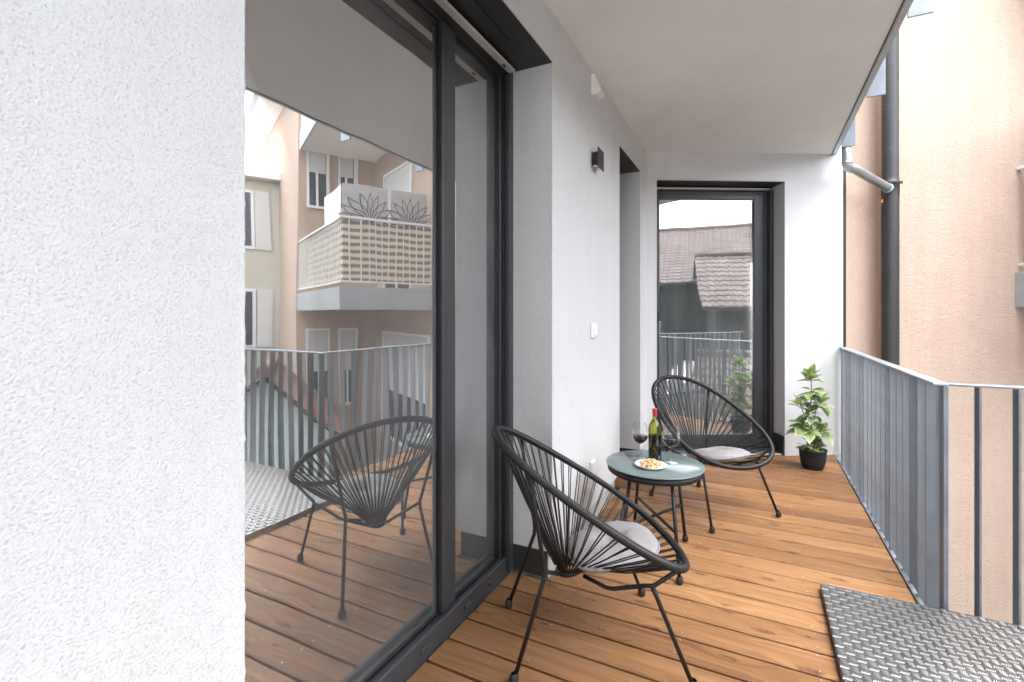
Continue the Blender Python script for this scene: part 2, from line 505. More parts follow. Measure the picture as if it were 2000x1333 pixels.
def table_glass():
    m, nt, b, out = mat_new('frosted_table_glass')
    b.inputs['Base Color'].default_value = (0.215, 0.265, 0.26, 1)
    b.inputs['Roughness'].default_value = 0.16
    b.inputs['Specular IOR Level'].default_value = 0.6
    tr = nt.nodes.new('ShaderNodeBsdfTransparent'); tr.inputs[0].default_value = (0.80, 0.90, 0.88, 1)
    mx = nt.nodes.new('ShaderNodeMixShader'); mx.inputs[0].default_value = 0.72
    nt.links.new(tr.outputs[0], mx.inputs[1]); nt.links.new(b.outputs[0], mx.inputs[2])
    nt.links.new(mx.outputs[0], out.inputs['Surface'])
    return m
M['tableglass'] = table_glass()

# ------------------------------------------------------------------ measured layout (metres; x right of camera, y along the wall, z above deck)
WX = -0.822                   # face of the long white wall
CORN = (WX, 4.149)            # corner with the end wall
TH = R(29.0)                  # the end wall and the peach house turn 29 degrees
CEIL = 2.57
HEAD = 2.345
FX = -1.02                    # front of the door frames, set back in the opening
O1 = (0.562, 2.035)           # big opening along y
O2 = (3.242, 3.895)           # second opening
GROUND = -3.4
def W(q, off, z=0.0):
    return (CORN[0]+q*math.cos(TH)-off*math.sin(TH), CORN[1]+q*math.sin(TH)+off*math.cos(TH), z)

# ------------------------------------------------------------------ ground
tag(MB().add([(-90, -90, GROUND), (90, -90, GROUND), (90, 90, GROUND), (-90, 90, GROUND)], [(0, 1, 2, 3)]).build('ground', M['asphalt']), kind='structure')

# ------------------------------------------------------------------ our building
apt = thing('apartment_building', 'white rendered apartment building with balcony doors in black frames', 'building')
WT = 0.42
wall = MB()
for y0, y1 in ((-5.0, O1[0]), (O1[1], O2[0]), (O2[1], 4.60)):
    wall.box((WX-WT, y0, 0.125), (WX, y1, HEAD))
wall.box((WX-WT, -5.0, HEAD+0.0005), (WX, 4.60, 6.0))
wall.build('wall', M['render'], apt)
for y0, y1 in ((-5.0, O1[0]-.004), (O1[1]+.022, O2[0]-.022), (O2[1]+.022, 4.60)):
    part('plinth', (WX-WT, y0, -0.4), (WX-0.028, y1, 0.124), M['plinth'], apt)
for y_ in (O1[0], O1[1], O2[0], O2[1]):       # rough hand-finished render along the opening edges
    ed = MB(); ez = [0.126+i*.012 for i in range(185)]
    ed.tube([(WX-.0032+rnd.uniform(-.0012, .0012), y_+(.0032 if y_ in (O1[1], O2[1]) else -.0032)+rnd.uniform(-.0012, .0012), min(z_, HEAD-.004)) for z_ in ez if z_ < HEAD], [rnd.uniform(.0034, .0056) for z_ in ez if z_ < HEAD], 7)
    ed.build('render_edge', M['render'], apt)
for k, y in enumerate((O1[1], O2[1])):
    part('reveal_sheet', (FX-0.005, y+.008, 0.0), (WX-0.03, y+.020, 0.123), M['anthracite_sheet'], apt, 0.002)
lower = MB().box((WX-0.30, -5.0, GROUND), (WX-0.03, 4.6, -0.401))
lower.build('lower_wall', M['render'], apt)
# lintel sheets
for y0, y1 in (O1, O2):
    s = MB().box((FX-0.06, y0, HEAD-0.006), (WX-0.0015, y1+0.002, HEAD-0.0015), 0.001)
    lt = s.build('lintel_sheet', M['lintel_sheet'], apt)
    MB().box((WX-0.095, y0, HEAD-0.0095), (WX-0.088, y1-0.25, HEAD-0.0062)).build('fold_line', M['gasket'], lt)

# end wall, in a frame turned by TH
endw = thing('end_wall', 'white rendered end wall with the single balcony door behind the rear chair', 'wall', W(0, 0), TH)
Q0, Q1, QE = 0.087, 1.19, 1.70
H2 = 2.335
ew = MB()
ew.box((-0.30, 0, -0.3), (Q0, 0.44, H2)); ew.box((Q1, 0, 0.0), (QE, 0.44, H2)); ew.box((-0.30, 0, H2+.0005), (QE, 0.44, 6.0))
ew.box((Q1, 0.012, GROUND), (QE, 0.44, -0.001))
ew.build('wall_face', M['render_smooth'], endw)
part('reveal_sheet', (Q1-.014, 0.0015, -0.02), (Q1-0.002, 0.205, 0.165), M['anthracite_sheet'], endw, 0.002)
part('lintel_sheet', (Q0+.001, 0.002, H2-0.006), (Q1-.001, 0.27, H2-0.0015), M['lintel_sheet'], endw)
part('threshold', (Q0, 0.09, -0.1), (Q1-.016, 0.30, 0.022), M['anthracite'], endw, 0.003)
part('sill_strip', (Q0, 0.01, -0.1), (Q1-.016, 0.088, 0.012), M['spacer'], endw, 0.002)

# ------------------------------------------------------------------ big sliding door
def frame_rect(name, y0, y1, z0, z1, x0, x1, w, mat, parent, ch=0.003, wb=None, wt=None):
    """four members of a leaf, one mesh; butt joints"""
    wb = wb or w; wt = wt or w
    mb = MB()
    mb.box((x0, y0, z0), (x1, y0+w, z1), ch); mb.box((x0, y1-w, z0), (x1, y1, z1), ch)
    mb.box((x0+.001, y0+w-.002, z0), (x1-.001, y1-w+.002, z0+wb), ch); mb.box((x0+.001, y0+w-.002, z1-wt), (x1-.001, y1-w+.002, z1), ch)
    return mb.build(name, mat, parent)

sd = thing('sliding_door', 'wide anthracite sliding glass door mirroring the peach house and its balcony', 'door')
Y0, Y1 = O1
GX = -1.082                   # outer face of the glass
fr = MB()
fr.box((FX-0.20, Y0, -0.12), (-1.046, Y1-.01, 0.064), 0.002)
fr.box((FX-0.20, Y0, 2.312), (-1.058, Y1-.01, HEAD-0.007), 0.003)
fr.box((FX-0.20, 1.978, 0.0645), (-1.058, Y1-.002, 2.3115), 0.003)
fr.box((FX-0.20, Y0+.002, 0.0645), (-1.058, Y0+0.09, 2.3115), 0.003)
fr.build('frame', M['anthracite'], sd)
part('sill_face', (-1.0455, Y0, -0.11), (FX-.008, Y1-0.048, 0.080), M['anthracite'], sd, 0.003)
for yc in (0.98, 1.36, 1.642, 1.835):
    part('drain_cap', (FX-.0079, yc-0.021, 0.034), (FX-.0015, yc+0.021, 0.050), M['anthracite'], sd, 0.002)
part('guide_slot', (-1.0575, 1.9885, 0.0645), (FX-0.022, 1.9995, 2.308), M['gasket'], sd)
part('guide_rail', (-1.057, 2.0, 0.0), (FX+0.001, Y1+.0075, HEAD-0.008), M['anthracite'], sd, 0.002)
part('guide_rail', (-1.057, Y0+0.001, 0.0645), (FX+0.001, Y0+.045, HEAD-0.008), M['anthracite'], sd, 0.002)
part('shutter_bar', (FX+0.002, Y0+0.05, 2.311), (FX+0.036, 1.987, 2.323), M['shutter'], sd, 0.002)
part('bar_end_mark', (FX+0.012, 1.90, 2.3095), (FX+0.024, 1.925, 2.3108), M['anthracite'], sd)
part('shutter_slot', (-1.0575, Y0+.05, 2.3125), (FX+0.001, 1.99, HEAD-0.008), M['gasket'], sd)
part('mullion', (-1.18, 1.516, 0.0645), (-1.056, 1.604, 2.3115), M['anthracite'], sd, 0.004)
part('mullion_gasket', (-1.14, 1.5065, 0.0645), (-1.0765, 1.5155, 2.3115), M['gasket'], sd)
gs = MB()
gs.box((-1.14, 1.966, 0.076), (-1.062, 1.9775, 2.300)); gs.box((-1.14, 1.605, 2.3005), (-1.066, 1.9775, 2.3117)); gs.box((-1.14, 1.605, 0.0645), (-1.068, 1.9775, 0.0755))
gs.build('gasket_strip', M['gasket'], sd)
MB().box((GX-.02, 1.605, 0.076), (GX, 1.9655, 2.300)).build('pane', M['glass'], sd)
g2 = MB()
g2.box((-1.14, Y0+.091, 2.3005), (-1.070, 1.506, 2.3117)); g2.box((-1.14, Y0+.091, 0.0645), (-1.070, 1.506, 0.0755))
g2.build('gasket_strip', M['gasket'], sd)
MB().box((GX-.02, Y0+.091, 0.076), (GX, 1.506, 2.300)).build('pane', M['glass'], sd)
sp = MB()
sp.box((GX-.030, Y0+.091, 0.086), (GX-.024, 1.492, 0.089)); sp.box((GX-.030, 1.4925, 0.086), (GX-.024, 1.4955, 2.295))
sp.build('spacer_bar', M['spacer'], sd)

# second opening: a narrow balcony door seen edge on
nd = thing('narrow_door', 'narrow glazed door hidden edge on in the far opening of the long wall', 'door')
frame_rect('frame', O2[0]+.001, O2[1]-.001, 0.0, HEAD-.007, FX-0.09, FX, 0.08, M['anthracite'], nd)
MB().box((FX-0.06, O2[0]+.0811, 0.081), (FX-0.04, O2[1]-.0811, HEAD-.0881)).build('pane', M['glass'], nd)

# ------------------------------------------------------------------ balcony door in the end wall (local frame of end wall)
bd = thing('balcony_door', 'single anthracite glazed door with teal curtain, reflecting tiled roofs', 'door', W(0, 0), TH)
OF = 0.20
f3 = MB()
f3.box((Q0+.001, OF, 0.0225), (0.150, OF+.09, 2.30), 0.003)
f3.box((1.120, OF, 0.0225), (Q1-.003, OF+.09, 2.30), 0.003)
f3.box((0.1505, OF, 2.262), (1.1195, OF+.09, 2.30), 0.003)
f3.build('frame', M['anthracite'], bd)
f4 = MB()
f4.box((0.1515, OF-0.012, 0.03), (0.176, OF+.08, 2.2615), 0.003)
f4.box((1.028, OF-0.012, 0.03), (1.108, OF+.08, 2.2615), 0.003)
f4.box((0.1765, OF-0.011, 2.222), (1.0275, OF+.08, 2.2615), 0.003)
f4.box((0.1765, OF-0.011, 0.03), (1.0275, OF+.08, 0.14), 0.003)
f4.build('leaf_frame', M['anthracite'], bd)
part('gasket_strip', (1.1085, OF-.004, 0.03), (1.1195, OF+.06, 2.2612), M['gasket'], bd)
part('guide_rail', (1.150, OF-.045, 0.0225), (Q1-.004, OF-.001, 2.30), M['anthracite'], bd, .002)
part('shutter_bar', (0.10, OF-.050, 2.302), (1.148, OF-.012, 2.316), M['shutter'], bd, .002)
part('shutter_slot', (0.10, OF-.011, 2.3005), (1.148, OF+.03, 2.3285), M['gasket'], bd)
MB().box((0.177, OF+.012, 0.1405), (1.0272, OF+.036, 2.2215)).build('pane', M['glass'], bd)
part('hinge', (0.158, OF-.030, 1.145), (0.194, OF-.0125, 1.225), M['anthracite_sheet'], bd, .003)

# ------------------------------------------------------------------ rooms behind the glass
M['room_wall'] = plain('room_paint', (0.72, 0.70, 0.67), 0.9)
M['room_floor'] = plain('room_floor_oak', (0.33, 0.27, 0.21), 0.4, var=0.2, vscale=4)
rm = MB()
rx0, rx1, ry0, ry1 = -4.6, WX-WT-0.001, -2.6, 4.0
rm.box((rx0, ry0, -0.02), (FX-0.201, ry1, 0.0))
tag(rm.build('room_floor', M['room_floor']), kind='structure')
rw = MB()
rw.box((rx0-.1, ry0, 0), (rx0, ry1, 2.6)); rw.box((rx0, ry0-.1, 0), (rx1, ry0, 2.6)); rw.box((rx0, ry1, 0), (rx1, ry1+.1, 2.6)); rw.box((rx0, ry0, 2.6), (rx1, ry1, 2.7))
tag(rw.build('room_wall', M['room_wall']), kind='structure')
r2 = MB()
r2.box((-0.6, 0.441, -0.02), (2.2, 3.2, 0.0)); r2.box((-0.6, 3.2, 0), (2.2, 3.3, 2.6)); r2.box((-0.7, 0.445, 0), (-0.6, 3.2, 2.6)); r2.box((2.2, 0.445, 0), (2.3, 3.2, 2.6)); r2.box((-0.6, 0.445, 2.6), (2.2, 3.2, 2.7))
tag(r2.build('bedroom_wall', M['room_wall'], None, W(0, 0), TH), kind='structure')

def curtain(name, x0, x1, z0, z1, y, amp, folds, mat, label, frame):
    mb = MB(); n = folds*10
    vs, fs = [], []
    for i in range(n+1):
        t = i/n; a = t*folds*2*math.pi
        yy = y + amp*math.sin(a+0.7*math.sin(t*9)) + amp*.4*math.sin(a*0.37)
        for z in (z0, z1): vs.append((x0+(x1-x0)*t, yy, z))
    for i in range(n): fs.append((2*i, 2*i+2, 2*i+3, 2*i+1))
    mb.add(vs, fs, 0, True)
    o = mb.build(name, mat, None, frame[0], frame[1])
    sol = o.modifiers.new('thickness', 'SOLIDIFY'); sol.thickness = 0.004
    return tag(o, label, 'curtain')
M['teal'] = plain('teal_curtain_cloth', (0.22, 0.66, 0.64), 0.9, spec=.1, var=.1, vscale=30)
M['sheer'] = plain('pale_curtain_cloth', (0.62, 0.62, 0.60), 0.9, spec=.1)
curtain('teal_curtain', 0.15, 1.08, 0.05, 2.45, 0.305, 0.024, 9, M['teal'], 'teal curtain hanging in folds behind the single balcony door', (W(0, 0), TH))

# ------------------------------------------------------------------ slab overhead
slab = thing('balcony_slab', 'beige grey concrete slab of the balcony above', 'balcony')
yl = lambda x: CORN[1]+(x-CORN[0])*math.tan(TH)
MB().prism([(WX-.002, -4.6), (0.583, -4.6), (0.583, yl(0.583)+.002), (WX-.002, yl(WX)+.002)], CEIL, CEIL+0.20).build('soffit', M['soffit'], slab)
part('drip_groove', (0.572, -4.6, CEIL-0.004), (0.579, yl(0.57), CEIL-0.0005), M['gasket'], slab)
eg = MB(); eg.box((0.584, -4.6, CEIL-0.002), (0.590, yl(0.59), CEIL+0.26))
eg.box((0.590, -4.6, CEIL-0.002), (0.612, yl(0.60), CEIL+0.004))
eg.build('edge_angle', M['galv'], slab)

ur = thing('upper_railing', 'galvanised railing of the balcony above, bolted outside the slab edge', 'railing')
ys = [4.66, 3.66, 2.76, 1.86, 0.96, 0.06]
for y in ys:
    p = MB(); p.box((0.613, y, 2.545), (0.705, y+.012, 3.75), .001)
    pp = p.build('post_plate', M['galv'], ur)
    br = MB(); br.box((0.5915, y-.05, 2.60), (0.612, y+.06, 2.78), .002); br.tube([(0.612, y+.04, 2.68), (0.628, y+.04, 2.68)], 0.011, 8)
    br.build('bolt_bracket', M['galv_light'], pp)
for k in range(44):
    y = 0.0+k*0.12
    if y > 4.9 or min(abs(y-a) for a in ys) < .05: continue
    part('baluster', (0.63, y, 2.72), (0.68, y+.008, 3.745), M['galv'], ur)
part('top_rail', (0.62, -0.1, 3.7505), (0.69, 4.95, 3.762), M['galv'], ur)

# ------------------------------------------------------------------ wooden deck, board by board
deck = bpy.data.objects.new('deck', None); C.objects.link(deck); tag(deck, kind='structure')
PITCH, GAP, BT = 0.1317, 0.0125, 0.026
def board_mesh(x0, x1):
    mb = MB(); w = PITCH-GAP
    mb.box((x0, -w/2, -BT), (x1, w/2, 0), 0.005)
    me_o = mb.build('board', M['wood'], deck)
    return me_o.data, me_o
meshes = {}
for k in range(-14, 28):
    y = 1.5027+PITCH*(k+0.5)
    x0 = -0.844
    if O1[0]+.02 < y-PITCH/2 and y+PITCH/2 < O1[1]+0.02: x0 = FX-0.006
    if O2[0]+.0 < y-PITCH/2 and y+PITCH/2 < O2[1]: x0 = FX+0.002
    x1 = 0.598
    if y > 4.72: x0 = 0.1
    elif y > 4.14: x0 = max(x0, WX+(y-0.35-CORN[1])/math.tan(TH)) if y-0.35 > CORN[1] else x0
    if x0 not in meshes:
        meshes[x0], o = board_mesh(x0, x1)
    else:
        o = mobj('board', meshes[x0], deck)
    o.location = (0, y, rnd.uniform(-.0008, .0008))
    o.rotation_euler = (rnd.uniform(-.003, .003), 0, rnd.uniform(-.0008, .0008))
sc = MB()
for k in range(-14, 27):
    y = 1.5027+PITCH*(k+0.5)
    for xs in (-0.703, -0.254, 0.195, 0.565):
        for s_ in (-1, 1):
            if rnd.random() < .25+max(0, y-2)*.15: continue
            xx = xs+rnd.uniform(-.006, .006); yy = y+s_*0.041+rnd.uniform(-.004, .004)
            sc.add([(xx+.0036*math.cos(a), yy+.0036*math.sin(a), 0.0012) for a in [j*math.pi/3 for j in range(6)]], [range(6)])
tag(sc.build('screw_heads', M['screw'], deck), kind='stuff')
ss = MB().box((-1.05, -0.6, -0.20), (0.597, 4.7, -0.05)); ss.build('substructure', M['subfloor'], deck)
part('edge_trim', (0.6015, -0.4, -0.06), (0.6075, 4.80, 0.003), M['galv_light'], deck)

# ------------------------------------------------------------------ chequer plate
plate = thing('chequer_plate', 'grey aluminium chequer plate walkway lying over the deck boards', 'metal plate')
PX0, PX1, PY0, PY1, PZ = 0.250, 2.75, -0.60, 2.492, 0.030
part('plate_body', (PX0, PY0, 0.004), (PX1, PY1, PZ), M['alu'], plate, 0.0025)
rb = MB(); cell = 0.0285
def rib(cx, cy, ang, L, w, hgt, zr):
    ca, sa = math.cos(ang), math.sin(ang)
    pts = [(-L/2, 0, 0), (-L*.28, w/2, 0), (L*.28, w/2, 0), (L/2, 0, 0), (L*.28, -w/2, 0), (-L*.28, -w/2, 0), (-L*.3, 0, hgt), (L*.3, 0, hgt)]
    vs = [(cx+x*ca-y*sa, cy+x*sa+y*ca, zr+z) for x, y, z in pts]
    rb.add(vs, [(0, 6, 1)[::-1], (1, 6, 7, 2)[::-1], (2, 7, 3)[::-1], (3, 7, 4)[::-1], (4, 7, 6, 5)[::-1], (5, 6, 0)[::-1]], 0, True)
nx, ny = int((1.75-PX0)/cell), int((PY1-1.05)/cell)
for i in range(nx):
    for j in range(ny):
        cx, cy = PX0+(i+.5)*cell, PY1-(j+.5)*cell
        for b_ in range(5):
            d = (b_-2)*cell*0.185
            if (i+j) % 2: rib(cx+d, cy, R(64), cell*0.84, cell*0.15, 0.0022, PZ)
            else: rib(cx, cy+d, R(-26), cell*0.86, cell*0.09, 0.0007, PZ)
tag(rb.build('tread_rib', M['alu_rib'], plate), kind='stuff')

# ------------------------------------------------------------------ steel railing of the balcony
rl = thing('railing', 'galvanised steel railing of flat upright bars along the deck edge', 'railing')
RZ = 0.915
YC = 2.515
YF = yl(0.665)-0.004
mb = MB(); mb.box((0.640, YC, RZ), (0.690, YF, RZ+.010), .0015)
mb.build('top_rail', M['galv'], rl)
part('top_rail', (0.690, YC, RZ), (3.4, YC+.05, RZ+.010), M['galv'], rl, .0015)
bar1 = MB().box((-.025, -.004, -0.42), (.025, .004, RZ), .001).build('baluster', M['galv'], rl, (0.665, YC+.10, 0))
post1 = MB().box((-.030, -.006, -0.42), (.030, .006, RZ-.001), .001)
brk = MB().box((-.012, -.03, -.10), (.012, .03, -.094)); brk.box((-.012, -.03, -.16), (-.008, .03, -.094))
yb = YC+.10; n_b = 0; me_b = None; post_me = None
fix_me = None
while yb < YF-.02:
    if n_b == 0: o = bar1
    elif n_b in (5, 12, 18):
        if post_me is None:
            o = post1.build('post', M['galv'], rl); post_me = o.data
        else: o = mobj('post', post_me, rl)
    else: o = mobj('baluster', bar1.data, rl)
    o.location = (0.665, yb, 0)
    if fix_me is None:
        fo = MB().box((-.020, -.045, -.006), (.020, .045, 0)).build('fixing', M['galv_light'], rl); fix_me = fo.data
    else: fo = mobj('fixing', fix_me, rl)
    fo.location = (0.626, yb+.055, -0.045)
    yb += 0.118 if n_b < 3 else 0.121
    n_b += 1
part('post', (0.672, YC+.001, -0.42), (0.688, YC+.049, RZ-.0005), M['galv'], rl, .001)
bar2 = None
for k in range(23):
    x = 0.784+0.113*k
    if bar2 is None:
        o = MB().box((-.004, -.025, -0.42), (.004, .025, RZ), .001).build('baluster', M['galv'], rl); bar2 = o.data
    else: o = mobj('baluster', bar2, rl)
    o.location = (x, YC+.025, 0)
part('base_angle', (0.612, YC+.06, -0.30), (0.630, YF, -0.055), M['galv_light'], rl)

# ------------------------------------------------------------------ Acapulco chairs
def rimpt(phi):
    """egg-shaped hoop, tilted back; phi=0 front, pi back"""
    Fp, Bp = Vector((0.330, 0, 0.340)), Vector((-0.338, 0, 0.770))
    mid, ax = (Fp+Bp)/2, (Fp-Bp)/2
    c, s = math.cos(phi), math.sin(phi)
    wdt = 0.3265*(1+0.173*c+0.169*c*c)
    cu = c
    n = Vector((ax.z, 0, -ax.x)).normalized()*-1
    return mid+ax*cu+Vector((0, wdt*s, 0))+n*(-0.004*(s*s))
def make_chair(name, label):
    t = thing(name, label, 'chair', group='string chairs at the glass table')
    # wrapped hoop: a ridge for each turn of cord
    turns = 420; mb = MB(); path = []; rr = []
    for i in range(turns*3):
        path.append(rimpt(2*math.pi*i/(turns*3)))
        rr.append((0.0108, 0.0138, 0.0138)[i % 3])
    mb.tube(path, rr, 10, True)
    mb.build('hoop', M['cord'], t)
    cen = Vector((-0.065, 0, 0.262)); rad = 0.038
    ring = MB(); ring.tube([cen+Vector((rad*1.1*math.cos(a), rad*math.sin(a), 0.008*math.cos(a))) for a in [2*math.pi*i/40 for i in range(40)]], 0.010, 8, True)
    ring.build('seat_ring', M['cord'], t)
    npair = 54
    for i in range(npair):
        for dlt in (-0.013, 0.013):
            phi = 2*math.pi*(i+.5)/npair+dlt+rnd.uniform(-.007, .007)
            p = rimpt(phi)
            q = cen+Vector((rad*1.1*math.cos(phi), rad*math.sin(phi), 0.004))
            m1 = p+(q-p)*0.5+Vector((rnd.uniform(-.003, .003), rnd.uniform(-.003, .003), -0.006+rnd.uniform(-.005, .003)))
            cb = MB(); cb.tube([p, m1, q], 0.0024, 6, caps=False)
            cb.build('cord', M['cord'], t)
    for s_ in (-1, 1):
        # rear legs rise, kink and carry the hoop
        foot = Vector((-0.281, 0.206*s_, 0.012)); kink = Vector((-0.172, 0.165*s_, 0.338)); hp = rimpt(math.pi-s_*0.86)+Vector((-.004, 0, -.012))
        kk = [foot, foot.lerp(kink, .93), kink+Vector((-.006, 0, .012)), kink.lerp(hp, .08)+Vector((-.004, 0, .006)), kink.lerp(hp, .5)+Vector((-.004, 0, 0)), hp]
        lg = MB(); lg.tube(kk, 0.0074, 10)
        lo = lg.build('leg', M['tubeblack'], t)
        ft = MB().lathe([(0.0001, 0), (.010, 0), (.0145, .004), (.0155, .014), (.0145, .026), (.010, .034), (.0088, .036)], 14, foot.x, foot.y)
        ft.build('rubber_foot', M['foot'], lo)
        cr = MB(); cr.tube([kink+Vector((0, 0, .004)), Vector((-0.11, 0.035*s_, 0.262))], 0.0072, 8); cr.build('cross_tube', M['tubeblack'], t)
        # front legs and the bent tube under the seat
        foot = Vector((0.290, 0.262*s_, 0.012)); top = Vector((0.172, 0.215*s_, 0.312))
        lg = MB(); lg.tube([foot, foot.lerp(top, .9), top], [0.0074, 0.0074, .0092], 10)
        lo = lg.build('leg', M['tubeblack'], t)
        ft = MB().lathe([(0.0001, 0), (.010, 0), (.0145, .004), (.0155, .014), (.0145, .026), (.010, .034), (.0088, .036)], 14, foot.x, foot.y)
        ft.build('rubber_foot', M['foot'], lo)
        hp = rimpt(s_*0.82)+Vector((0, 0, -.012))
        cr = MB(); cr.tube([hp, top+Vector((.012, 0, .004)), top, Vector((0.155, 0.200*s_, 0.305)), Vector((0.065, 0.128*s_, 0.256)), Vector((0.045, 0.112*s_, 0.252)), Vector((-0.02, 0.045*s_, 0.258))], 0.0072, 8); cr.build('cross_tube', M['tubeblack'], t)
    return t
ch1 = make_chair('string_chair', 'black string chair in front, its back to the sliding door')
ch1.location = (-0.5594, 1.7253, 0); ch1.rotation_euler = (0, 0, R(29.5))
ch2 = copy_tree(ch1)
ch2['label'] = 'black string chair behind the table, in front of the single balcony door'
ch2.location = (-0.2718, 3.2615, 0); ch2.rotation_euler = (0, 0, R(-39.7))

def cushion(loc, rotz, label, seed):
    rg = random.Random(seed); mb = MB(); NU, NV = 56, 22
    vs, fs = [], []
    for j in range(NV+1):
        th = math.pi*j/NV
        for i in range(NU):
            a = 2*math.pi*i/NU
            rr = (abs(math.sin(th))**0.55)
            r = 0.170*rr*(1+0.05*math.cos(4*a+2*math.pi*.5))
            z = 0.030*math.copysign(abs(math.cos(th))**0.75, math.cos(th))
            x, y = r*math.cos(a), r*math.sin(a)
            d = math.hypot(x, y)
            dim = math.exp(-(d/0.030)**2)
            if z > 0:
                z -= 0.026*dim
                z += 0.010*math.exp(-((d-.085)/.05)**2)
                z += 0.003*math.sin(5*a+seed)*math.exp(-((d-.05)/.03)**2)
            z += 0.10*(d*d)/(0.2)*0.22
            z += 0.007*mnoise.noise(Vector((x*16, y*16, seed)))+0.003*mnoise.noise(Vector((x*45, y*45, seed)))
            vs.append((x, y, z))
    for j in range(NV):
        for i in range(NU):
            fs.append((j*NU+i, (j+1)*NU+i, (j+1)*NU+(i+1) % NU, j*NU+(i+1) % NU))
    mb.add(vs, fs, 0, True)
    o = mb.build('seat_cushion', M['cushion'])
    pp = [(0.1715*(1+0.05*math.cos(4*a+math.pi))*math.cos(a), 0.1715*(1+0.05*math.cos(4*a+math.pi))*math.sin(a), 0.10*(.17*.17)/.2*.22+.002) for a in [2*math.pi*i/64 for i in range(64)]]
    MB().tube(pp, .0042, 6, True).build('piping', M['cushion'], o)
    o.location = loc; o.rotation_euler = (R(rg.uniform(-2, 2)), R(-10), rotz)
    return tag(o, label, 'cushion', 'round grey seat cushions')
def chair_local(ch, x, y, z):
    a = ch.rotation_euler.z
    return (ch.location.x+x*math.cos(a)-y*math.sin(a), ch.location.y+x*math.sin(a)+y*math.cos(a), z)
cushion(chair_local(ch1, 0.095, 0.01, 0.336), R(29.5), 'flat grey cushion on the front string chair, seen through its cords', 3)
cushion(chair_local(ch2, 0.085, 0.0, 0.342), R(-39.7), 'pale grey tufted cushion on the rear string chair', 5)

# ------------------------------------------------------------------ glass side table
TC = (-0.452, 2.475)
TZ = 0.455
tb = thing('side_table', 'round glass topped side table with cord wrapped black rim', 'table', (TC[0], TC[1], 0))
tt = MB(); rT = 0.236
tt.lathe([(0.0001, TZ), (rT-.003, TZ), (rT, TZ+.002), (rT, TZ+.005), (rT-.002, TZ+.0065), (0.0001, TZ+.0065)], 72)
tt.build('glass_top', M['tableglass'], tb)
hp = MB(); path, rr = [], []
for i in range(260*3):
    a = 2*math.pi*i/(260*3)
    path.append((0.213*math.cos(a), 0.213*math.sin(a), TZ-.019)); rr.append((.0150, .0172, .0172)[i % 3])
hp.tube(path, rr, 10, True); hp.build('hoop', M['cord'], tb)
for i in range(30):
    a = 2*math.pi*i/30
    for dl in (-.02, .02):
        cb = MB(); cb.tube([(0.213*math.cos(a+dl), 0.213*math.sin(a+dl), TZ-.012), (0.03*math.cos(a+dl), 0.03*math.sin(a+dl), TZ-.014)], .0024, 5, caps=False); cb.build('cord', M['cord'], tb)
for k, a in enumerate((63, 125, 243, 305)):
    ca, sa = math.cos(R(a)), math.sin(R(a))
    tp, ft = Vector((0.185*ca, 0.185*sa, TZ-.03)), Vector((0.258*ca, 0.258*sa, 0.012))
    lo = MB().tube([ft, tp], .0085, 10).build('leg', M['tubeblack'], tb)
    MB().lathe([(0.0001, 0), (.010, 0), (.0145, .004), (.0155, .014), (.0145, .026), (.010, .034), (.0088, .036)], 14, ft.x, ft.y).build('rubber_foot', M['foot'], lo)
for a in (63, 125):
    ca, sa = math.cos(R(a)), math.sin(R(a)); r_ = 0.226; zz = .20+(a == 125)*.012
    MB().tube([(-r_*ca, -r_*sa, zz), (r_*ca, r_*sa, zz)], .0075, 8).build('stretcher', M['tubeblack'], tb)
TT = TZ+.0068

# bottle
bt = thing('wine_bottle', 'green glass wine bottle with red foil neck, half full', 'bottle', (-0.459, 2.522, TT))
prof = [(0.0001, .006), (.020, .004), (.026, 0.0), (.0305, .003), (.0318, .010), (.0318, .150), (.0312, .164), (.0285, .178), (.0235, .190), (.0175, .199), (.0130, .207), (.0115, .216), (.0112, .246)]
MB().lathe(prof, 36).build('bottle_glass', M['bottle'], bt)
MB().lathe([(0.0001, .008), (.024, .006), (.0300, .012), (.0303, .128), (0.0001, .128)], 36).build('wine', M['wine'], bt)
MB().lathe([(.0121, .222), (.0124, .224), (.0124, .254), (.0130, .255), (.0130, .260), (.0120, .262), (0.0001, .2625)], 28).build('foil_capsule', M['foil'], bt)

def wine_glass(loc, label, level):
    g = thing('wine_glass', label, 'wine glass', loc, group='wine glasses on the side table')
    outer = [(0.0001, .0035), (.012, .003), (.030, .0012), (.0315, .0008), (.0315, .0022), (.024, .0038), (.009, .0062), (.0042, .012), (.0034, .030), (.0032, .062), (.0045, .074), (.0120, .0815), (.0230, .0910), (.0315, .1050), (.0350, .1230), (.0345, .1450), (.0310, .1680), (.0272, .1840)]
    outer = [(r*1.22 if z > .08 else r, z) for r, z in outer]
    MB().lathe(outer, 36).build('glass', M['wineglass'], g)
    bowl = [(0.0001, .0775), (.0100, .0825), (.0215, .0920), (.0298, .1055)]
    full = bowl+[(.0330, level), (.0001, level+.0002)] if level > .112 else bowl+[(.0305, level), (.0001, level+.0002)]
    full = [(r*1.2, z) for r, z in full]
    MB().lathe(full, 36).build('wine', M['wine'], g)
    return g
wine_glass((-0.531, 2.512, TT), 'red wine glass left of the bottle', 0.1165)
wine_glass((-0.379, 2.516, TT), 'red wine glass right of the bottle', 0.1155)

